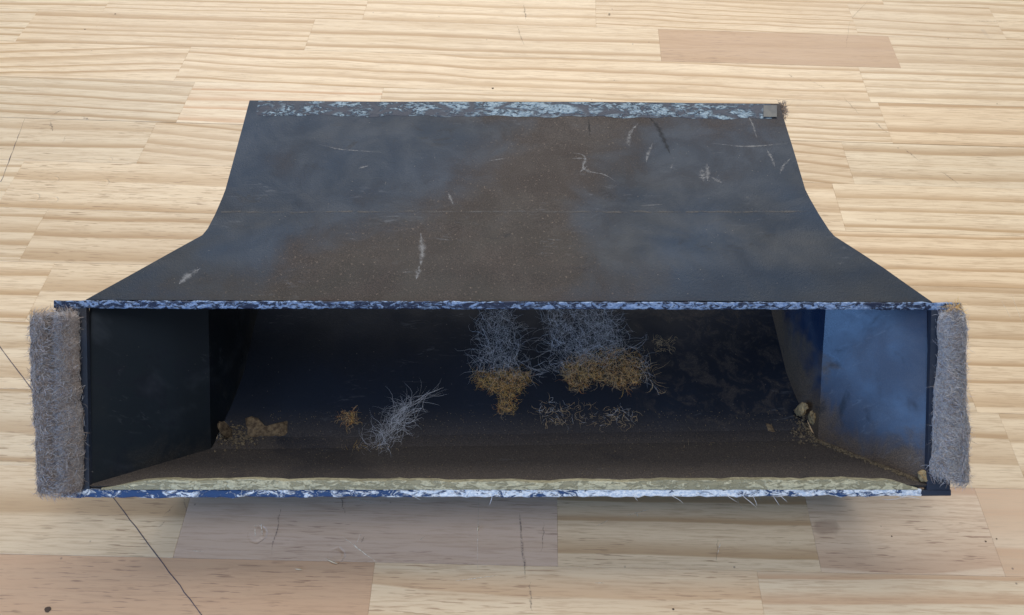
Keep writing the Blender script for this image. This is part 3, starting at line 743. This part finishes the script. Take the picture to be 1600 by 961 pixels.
tuft('lint_tuft', 'thin dark scatter of lint threads on the floor below the tan fringe',
     [([(835, 625), (990, 640), (1000, 665), (840, 665)], 170, (20, 10), [2, 0, 2], (.004, .012), .002, .8)], (920, 650))
tuft('lint_tuft', 'tiny tan lint wisp lying alone, right of the largest tuft',
     [([(1020, 530), (1055, 528), (1052, 545), (1022, 548)], 50, (20, -6), [2], (.004, .01), .002, .7)], (1038, 538))
tuft('lint_tuft', 'faint yellowish lint threads on the floor near the right corner',
     [([(1058, 700), (1130, 695), (1140, 712), (1065, 714)], 60, (20, 4), [2, 1, 2], (.004, .012), .0015, .8)], (1100, 706))
# yellow tuft caught on the upper right corner of the lip
r_ = np.random.default_rng(11); pth = []
for _ in range(150):
    p = M(1488 + r_.normal() * 3.5, 484 + r_.normal() * 1.6, .0012 + r_.random() * .002); pth.append(curl(p, r_.normal(size=3) + np.array([1.0 * r_.normal(), 0, 0]), r_.uniform(.003, .008), 5, .5))
V2, F2, I2 = fibres(pth, [.00016] * len(pth))
tag(obj('lint_tuft', V2, F2, None, origin=M(1488, 484), mats=[LY, LT], midx=np.array([k % 2 for k in range(len(pth))])[I2]), 'small yellow fibre tuft caught on the upper right corner of the lip', 'lint tuft', 'lint tufts inside the duct')

nn = NT('foam_crumb'); CRUMB = nn.fin(nn.mix(nn.rng(nn.noise(nn.co, 400, 3), .35, .65), c4(.40, .285, .14), c4(.20, .135, .065)), .9, nn.bump(nn.noise(nn.co, 700, 3), .7, .001))
def crumb(p, sx, sy, sz, label, seed, tilt=0, mat=None):
    r = np.random.default_rng(seed); V = []; nu, nv = 12, 8; fs = []
    for j in range(nv + 1):
        ph = math.pi * j / nv
        for i in range(nu): th = 2 * math.pi * i / nu; V.append((math.cos(th) * math.sin(ph), math.sin(th) * math.sin(ph), math.cos(ph)))
    V = np.array(V); V *= (1 + .34 * vnoise(V, .55, seed) + .16 * vnoise(V, 1.5, seed + 2))[:, None]; V += r.normal(size=V.shape) * .07
    V *= np.array([sx, sy, sz]); ca, sa = math.cos(tilt), math.sin(tilt); V = V @ np.array([[ca, 0, sa], [0, 1, 0], [-sa, 0, ca]]).T
    V += np.asarray(p)
    for j in range(nv):
        for i in range(nu): k = (i + 1) % nu; fs.append((j * nu + i, j * nu + k, j * nu + nu + k, j * nu + nu + i))
    return tag(obj('foam_crumb', V, fs, mat or CRUMB, smooth=False, origin=p), label, 'foam crumb', 'foam crumbs inside the duct')
crumb(G(1253, 641, .014), .0022, .0040, .0075, 'upright tan foam crumb against the right wall, left of the paler one', 3, .25)
crumb(G(1270, 654, .012), .0026, .0036, .0058, 'paler foam crumb against the right wall, nearest the wall', 4, -.2)
crumb(M(1450, 746, -.004), .0042, .0035, .0028, 'pale yellow foam crumb at the lower right corner of the mouth', 6, .3)
crumb(G(352, 672, .012), .0016, .005, .0085, 'dark tan crumb of foam on the left wall near the floor', 8, -.3, DRY)

# loose white threads on the lower lip
pth = []
for px, py, dx, dy, ln in [(552, 766, 34, 14, .016), (640, 772, 20, 12, .008), (770, 772, -6, 16, .007), (1130, 770, 24, 14, .012), (1150, 768, 40, 12, .015), (1172, 770, 14, 16, .009), (1206, 772, 10, 14, .008), (1215, 772, 16, 12, .007), (986, 770, 10, 12, .006), (1232, 772, -20, 8, .012), (1400, 774, 40, 4, .016), (1415, 776, -40, 4, .014), (1385, 772, 40, 8, .014), (700, 770, 30, 8, .010), (1040, 771, 30, 8, .012)]:
    p = M(px, py, .0008); d = M(px + dx, py + dy, .0004) - p; pth.append(curl(p, d, ln, 8, .14))
V2, F2, I2 = fibres(pth, [.00016] * len(pth)); o_ = obj('loose_threads', V2, F2, LB, D); o_['kind'] = 'stuff'
# crust of ochre dust where the floor meets the right wall, and loose grit over the floor
nn = NT('ochre_dust'); OCH = nn.fin(nn.mix(nn.rng(nn.noise(nn.co, 500, 3, .7), .35, .65), c4(.075, .058, .040), c4(.20, .155, .095)), .95)
FBVH = BVHTree.FromPolygons([tuple(v.co + Vector((0, .34, 0))) for v in bpy.data.objects['bottom_panel'].data.vertices], [tuple(p.vertices) for p in bpy.data.objects['bottom_panel'].data.polygons])
def fz(x, y):
    h = FBVH.ray_cast(Vector((x, y, .09)), Vector((0, 0, -1)))[0]
    return None if h is None else h.z
def grains(name, pts, size, mat, label=None):
    V, fs = [], []
    T = np.array([(1, 1, 1), (1, -1, -1), (-1, 1, -1), (-1, -1, 1)]) * .6
    for p in pts:
        z = fz(p[0], p[1])
        if z is None: continue
        q = np.linalg.qr(rng.normal(size=(3, 3)))[0]; b = len(V); sz = size * rng.uniform(.4, 1.5) * np.array([1, 1, .8])
        for t in T: V.append(np.array([p[0], p[1], z + size * .25]) + (q @ t) * sz)
        fs += [(b, b + 1, b + 2), (b, b + 3, b + 1), (b, b + 2, b + 3), (b + 1, b + 3, b + 2)]
    o = obj(name, V, fs, mat, D); o['kind'] = 'stuff'
    if label: o['label'] = label
    return o
pts = []
a_, b_ = G(1278, 690, .006), K(1446, 748, Z0 + .004)
for _ in range(900):
    t = rng.random() ** .8; p = a_ * (1 - t) + b_ * t; pts.append(p + np.array([-abs(rng.normal()) * .0020 - .0016, rng.normal() * .001, 0]))
for _ in range(260):
    p = G(1262 + rng.normal() * 12, 672 + rng.normal() * 16, .006); pts.append(p)
for _ in range(260):
    p = G(372 + rng.normal() * 16, 684 + rng.normal() * 10, .006); pts.append(p)
grains('dust_crust', pts, .0009, OCH, 'ochre dust along the corners of the floor')
pts = [np.array([rng.uniform(-.24, .24), rng.uniform(.205, .262), 0]) for _ in range(1500)] + [G(rng.uniform(420, 1240), 640 + abs(rng.normal()) * 40, .006) for _ in range(900)]
grains('grit', pts, .00035, OCH, 'fine grit scattered on the floor')

for o in bpy.data.objects:
    if '_org' in o: del o['_org']
S.render.engine = 'CYCLES'
